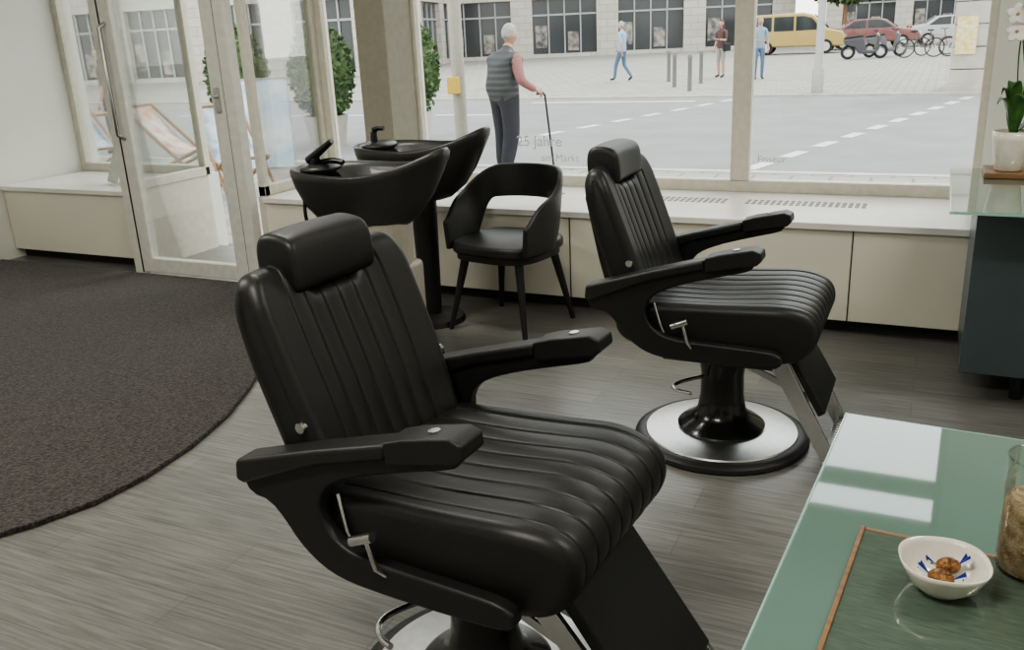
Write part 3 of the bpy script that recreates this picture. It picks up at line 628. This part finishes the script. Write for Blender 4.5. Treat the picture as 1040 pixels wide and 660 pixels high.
# ---------------------------------------------------------------- people
def skin_mesh(verts,edges,radii,rootv,sub=2):
    me=bpy.data.meshes.new('tmp'); me.from_pydata(verts,edges,[]); o=bpy.data.objects.new('tmp',me); COL.objects.link(o)
    sm=o.modifiers.new('skin','SKIN'); sm.use_smooth_shade=True
    s=o.modifiers.new('ss','SUBSURF'); s.levels=sub; s.render_levels=sub
    sv=me.skin_vertices[0].data
    for i,r in enumerate(radii): sv[i].radius=(r[0],r[1]) if isinstance(r,tuple) else (r,r); sv[i].use_root=(i==rootv)
    dg=bpy.context.evaluated_depsgraph_get(); dg.update(); res=bpy.data.meshes.new_from_object(o.evaluated_get(dg)); bpy.data.objects.remove(o); return res
def person(name,loc,rz,H,J,c,hair_long=False,cane=False,bag=False):
    """faces +Y locally"""
    r=root(name,loc,rz,H/1.75)
    P=dict(pelvis=(0,0,0.96),waist=(0,0.0,1.10),chest=(0,0,1.30),collar=(0,0,1.42),neck=(0,0.01,1.50),head=(0,0.02,1.58),
      shl=(-0.17,0,1.41),ell=(-0.23,-0.02,1.13),wrl=(-0.24,0.06,0.88),shr=(0.17,0,1.41),elr=(0.23,-0.02,1.13),wrr=(0.24,0.06,0.88),
      hl=(-0.09,0,0.92),kl=(-0.10,0.02,0.50),al=(-0.10,-0.02,0.08),tl=(-0.11,0.14,0.035),hr=(0.09,0,0.92),kr=(0.10,0.02,0.50),ar=(0.10,-0.02,0.08),tr=(0.11,0.14,0.035))
    P.update(J); names=list(P.keys()); idx={n:i for i,n in enumerate(names)}
    R=dict(pelvis=(0.155,0.115),waist=(0.14,0.11),chest=(0.165,0.12),collar=(0.11,0.085),neck=0.052,head=0.05,shl=0.062,ell=0.043,wrl=0.028,shr=0.062,elr=0.043,wrr=0.028,
      hl=0.088,kl=0.060,al=0.042,tl=0.034,hr=0.088,kr=0.060,ar=0.042,tr=0.034)
    st=c.get('stout')
    if st:
        R.update(pelvis=(0.235,0.19),waist=(0.235,0.19),chest=(0.235,0.17),collar=(0.16,0.11),neck=0.06,shl=0.085,shr=0.085,ell=0.058,elr=0.058,wrl=0.038,wrr=0.038,hl=0.13,hr=0.13,kl=0.105,kr=0.105,al=0.085,ar=0.085,tl=0.05,tr=0.05)
    E=[('pelvis','waist'),('waist','chest'),('chest','collar'),('collar','neck'),('neck','head'),('collar','shl'),('shl','ell'),('ell','wrl'),('collar','shr'),('shr','elr'),('elr','wrr'),
       ('pelvis','hl'),('hl','kl'),('kl','al'),('al','tl'),('pelvis','hr'),('hr','kr'),('kr','ar'),('ar','tr')]
    me=skin_mesh([P[n] for n in names],[(idx[a],idx[b]) for a,b in E],[R[n] for n in names],idx['pelvis'])
    me.materials.clear(); ms=[c['top'],c['sleeve'],c['skin'],c['legs'],c['shin'],c['shoe']]
    for m_ in ms: me.materials.append(m_)
    em={('pelvis','waist'):0,('waist','chest'):0,('chest','collar'):0,('collar','neck'):2,('neck','head'):2,('collar','shl'):1,('shl','ell'):1,('ell','wrl'):c.get('fore',2),('collar','shr'):1,('shr','elr'):1,('elr','wrr'):c.get('fore',2),
        ('pelvis','hl'):3,('hl','kl'):3,('kl','al'):4,('al','tl'):5,('pelvis','hr'):3,('hr','kr'):3,('kr','ar'):4,('ar','tr'):5}
    seg=[(Vector(P[a]),Vector(P[b]),em[(a,b)],(a,b)) for a,b in E]
    for p in me.polygons:
        q=p.center; best=9;bi=0
        for a,b,mi,nm in seg:
            d=b-a; t_=max(0,min(1,(q-a).dot(d)/d.length_squared)); dist=(a+d*t_-q).length
            if nm[0] in('pelvis','waist','chest'): dist-=0.07
            if dist<best: best=dist;bi=mi
        if bi in (0,3): bi=0 if q.z>P['pelvis'][2]-0.06 else 3
        if st and bi in (1,2) and abs(q.x)<0.235 and 0.9<q.z<P['collar'][2]+0.05: bi=0
        p.material_index=bi; p.use_smooth=True
    o=bpy.data.objects.new('body',me); link(o,r)
    hc=Vector(P['head'])+Vector((0,0.015,0.075))
    def hd(p):
        q=Vector(p)
        if q.z<0: q.x*=1-0.28*(-q.z)**1.5; q.y*=1-0.12*(-q.z)
        f=math.exp(-((q.x/0.16)**2+((q.z+0.15)/0.22)**2))
        if p.y>0.6: q.y+=0.22*f
        e=math.exp(-(((abs(q.x)-0.38)/0.16)**2+((q.z-0.05)/0.12)**2))
        if p.y>0.4: q.y-=0.07*e
        return q
    blob('head_shape',hc,(0.076,0.095,0.118),c['skin'],r,seg=40,deform=hd)
    for s in (-1,1):
        blob('ear_%d'%(s>0),hc+Vector((s*0.077,-0.01,-0.005)),(0.010,0.020,0.032),c['skin'],r,seg=12); blob('eye_%d'%(s>0),hc+Vector((s*0.029,0.082,0.006)),(0.012,0.009,0.008),M_white,r,seg=10); blob('iris_%d'%(s>0),hc+Vector((s*0.029,0.0895,0.006)),(0.005,0.003,0.005),M_dark,r,seg=8)
    blob('mouth',hc+Vector((0,0.083,-0.062)),(0.022,0.008,0.006),mat('lips',(0.4,0.15,0.12),0.5),r,seg=12)
    def hr(p):
        q=Vector(p)
        if q.y>0.15 and q.z<0.45: q*=0.86
        if q.z<-0.45: q*=0.80 if not hair_long else 1.0
        return q
    blob('hair',hc+Vector((0,-0.008,0.008)),(0.084,0.100,0.124) ,c['hair'],r,seg=36,deform=hr)
    if hair_long: blob('hair_back',hc+Vector((0,-0.045,-0.085)),(0.075,0.05,0.13),c['hair'],r)
    for sd,w,el in ((-1,'wrl','ell'),(1,'wrr','elr')):
        W=Vector(P[w]); d=(W-Vector(P[el])).normalized(); side=Vector((0,1,0)); side=(side-d*side.dot(d)).normalized()
        vs=[W,W+d*0.045,W+d*0.085]; es=[(0,1),(1,2)]; rr=[0.024,(0.03,0.018),(0.034,0.016)]
        me2=skin_mesh([tuple(v) for v in vs],es,rr,0); me2.materials.clear(); me2.materials.append(c['skin']); link(bpy.data.objects.new('palm_%d'%(sd>0),me2),r)
        curl=0.9 if (cane and sd>0) else 0.35
        inn=Vector((-sd,0,0)); inn=(inn-d*inn.dot(d)).normalized()
        for f,(off,ln) in enumerate(((0.028,0.070),(0.009,0.078),(-0.010,0.073),(-0.027,0.058))):
            b0=W+d*0.075+side*off; a1=b0+(d*math.cos(curl*.4)+inn*math.sin(curl*.4))*ln*0.45; a2=a1+(d*math.cos(curl*1.3)+inn*math.sin(curl*1.3))*ln*0.32; a3=a2+(d*math.cos(curl*2.1)+inn*math.sin(curl*2.1))*ln*0.25
            tube('finger_%d_%d'%(sd>0,f),[b0,a1,a2,a3],[0.0095,0.009,0.008,0.006],c['skin'],r)
        b0=W+d*0.03+side*0.022; tube('thumb_%d'%(sd>0),[b0,b0+side*0.03+d*0.02,b0+side*0.035+d*0.05+inn*0.012],[0.012,0.010,0.007],c['skin'],r)
    if cane:
        W=Vector(P['wrr']); d=(W-Vector(P['elr'])).normalized(); g=W+d*0.085+Vector((-0.012,0,0)); tube('walking_cane',[g+Vector((0,-0.06,0.0)),g+Vector((0,0.03,0.01)),g+Vector((0.01,0.055,-0.02)),Vector((g.x+0.09,g.y+0.10,0.012))],0.012,M_tyre,r)
    if bag:
        e=Vector(P['pelvis'])+Vector((-0.22,0,-0.02)); box('shoulder_bag',e.x-.05,e.x+.05,e.y-.15,e.y+.15,e.z-.12,e.z+.12,M_tyre,r,bevel=0.03); tube('bag_strap',[e+Vector((0,-.12,.1)),Vector(P['shl'])+Vector((0.02,0,0.07)),e+Vector((0,.12,.1))],0.01,M_tyre,r)
    return r
skin=mat('skin',(0.48,0.29,0.21),0.55,bump=0.05); ghair=mat('grey_hair',(0.42,0.40,0.37),0.8,bump=0.4,bscale=90,col2=(0.30,0.28,0.26)); bhair=mat('brown_hair',(0.10,0.05,0.03),0.7,bump=0.4,bscale=90); blhair=mat('blond_hair',(0.35,0.26,0.17),0.7,bump=0.4,bscale=90)
shoe=mat('shoe_dark',(0.04,0.035,0.03),0.5)
vest=mat('quilted_vest',(0.065,0.067,0.070),0.7,col2=(0.055,0.057,0.06))
nt=vest.node_tree; wv=nt.nodes.new('ShaderNodeTexWave'); wv.bands_direction='Z'; wv.inputs['Scale'].default_value=4.5; tcx=nt.nodes.new('ShaderNodeTexCoord'); nt.links.new(tcx.outputs['Object'],wv.inputs[0]); bpn=nt.nodes.new('ShaderNodeBump'); bpn.inputs['Distance'].default_value=0.012; bpn.inputs['Strength'].default_value=0.6; nt.links.new(wv.outputs[1],bpn.inputs['Height']); nt.links.new(bpn.outputs[0],nt.nodes['Principled BSDF'].inputs['Normal'])
pink=mat('salmon_shirt',(0.32,0.15,0.14),0.8); trs=mat('dark_trousers',(0.032,0.032,0.042),0.85); blue=mat('light_blue_shirt',(0.30,0.43,0.54),0.8); jeans=mat('blue_jeans',(0.10,0.16,0.26),0.85); red=mat('dark_red_top',(0.10,0.05,0.05),0.8); lblue=mat('pale_dress',(0.25,0.33,0.40),0.8); grey=mat('grey_cloth',(0.30,0.28,0.26),0.8)
person('elderly_man',(-4.66,9.62,-0.02),-26,1.72,dict(collar=(0,0.05,1.38),neck=(0,0.08,1.46),head=(0,0.12,1.54),chest=(0,0.02,1.25),shl=(-0.20,0.04,1.34),shr=(0.20,0.04,1.34),elr=(0.31,0.02,1.10),wrr=(0.34,0.22,0.98),ell=(-0.27,0.08,1.10),wrl=(-0.22,0.26,0.96),kl=(-0.12,0.06,0.50),al=(-0.12,0.03,0.11),tl=(-0.13,0.18,0.05),kr=(0.13,0.0,0.50),ar=(0.13,-0.10,0.11),tr=(0.14,0.05,0.05)),
  dict(top=vest,sleeve=pink,skin=skin,legs=trs,shin=trs,shoe=shoe,hair=ghair,fore=1,stout=True),cane=True)
person('walking_man',(-9.0,27.0,-0.02),75,1.74,dict(kl=(-0.10,0.16,0.52),al=(-0.10,0.22,0.10),tl=(-0.10,0.38,0.07),kr=(0.10,0.0,0.50),ar=(0.10,-0.28,0.14),tr=(0.10,-0.16,0.04),ell=(-0.23,-0.12,1.15),wrl=(-0.23,-0.15,0.90),elr=(0.23,0.05,1.14),wrr=(0.21,0.24,0.98)),
  dict(top=blue,sleeve=blue,skin=skin,legs=jeans,shin=jeans,shoe=shoe,hair=ghair))
person('standing_woman',(-4.86,26.8,-0.02),200,1.68,dict(elr=(0.23,0.08,1.15),wrr=(0.10,0.26,1.12)),dict(top=lblue,sleeve=lblue,skin=skin,legs=jeans,shin=jeans,shoe=shoe,hair=blhair),hair_long=True)
person('standing_woman',(-6.2,28.0,-0.02),150,1.66,dict(ell=(-0.24,0.05,1.15),wrl=(-0.12,0.24,1.18)),dict(top=red,sleeve=red,skin=skin,legs=grey,shin=skin,shoe=shoe,hair=bhair),hair_long=True,bag=True)
person('pedestrian',(-12.6,10.9,-0.06),120,1.72,dict(),dict(top=red,sleeve=red,skin=skin,legs=trs,shin=trs,shoe=shoe,hair=bhair))
person('pedestrian',(-12.2,13.2,-0.06),60,1.70,dict(),dict(top=trs,sleeve=blue,skin=skin,legs=jeans,shin=jeans,shoe=shoe,hair=bhair))

# ---------------------------------------------------------------- lights
w=bpy.data.worlds.new('world'); C.scene.world=w; w.use_nodes=True; nt=w.node_tree; bg=nt.nodes['Background']
tc=nt.nodes.new('ShaderNodeTexCoord'); sx=nt.nodes.new('ShaderNodeSeparateXYZ'); nt.links.new(tc.outputs['Generated'],sx.inputs[0])
rp=nt.nodes.new('ShaderNodeValToRGB'); rp.color_ramp.elements[0].color=(0.95,0.95,0.91,1); rp.color_ramp.elements[1].color=(0.80,0.86,0.93,1); nt.links.new(sx.outputs[2],rp.inputs[0]); nt.links.new(rp.outputs[0],bg.inputs[0]); bg.inputs[1].default_value=3.3
s=bpy.data.lights.new('sun','SUN'); s.energy=1.5; s.angle=math.radians(12); s.color=(1,0.97,0.9); so=bpy.data.objects.new('sun',s); COL.objects.link(so); so.rotation_euler=(math.radians(-42),0,math.radians(-25))
M_fill_glow=mat('fill_lamp_glow',(0.9,0.9,0.85),0.5,emit=((1,0.95,0.85),2.0))  # glowing face of the added fill lamps
for i,(x,y,e) in enumerate(((-1.0,0.0,55),(-4.2,1.2,60),(1.2,2.6,40),(-2.6,3.2,34))):  # invented fill lamps on the unseen ceiling, added to brighten the interior
    r=root('added_fill_lamp',(x,y,3.25)); boxes('fill_housing',[(-0.62,0.62,-0.17,0.17,-0.05,0.0)],M_ceil,r,bevel=0.01); box('fill_panel',-0.6,0.6,-0.15,0.15,-0.056,-0.05,M_fill_glow,r)
    l=bpy.data.lights.new('area','AREA'); l.shape='RECTANGLE'; l.size=1.2; l.size_y=0.3; l.energy=e; l.color=(1,0.965,0.87); o=bpy.data.objects.new('fill_light',l); link(o,r); o.location=(0,0,-0.07)
C.scene.view_settings.look='AgX - Medium High Contrast'

# ---------------------------------------------------------------- camera
cam=bpy.data.cameras.new('camera'); cam.sensor_width=36; cam.lens=900/1040*36; cam.clip_end=300
co=bpy.data.objects.new('camera',cam); COL.objects.link(co)
Rm=Matrix.Rotation(math.radians(26),3,'Z')@Matrix.Rotation(math.radians(90-18.3),3,'X')@Matrix.Rotation(math.radians(-2.7),3,'Z')
co.matrix_world=Matrix.Translation((0,0,1.6))@Rm.to_4x4()
C.scene.camera=co
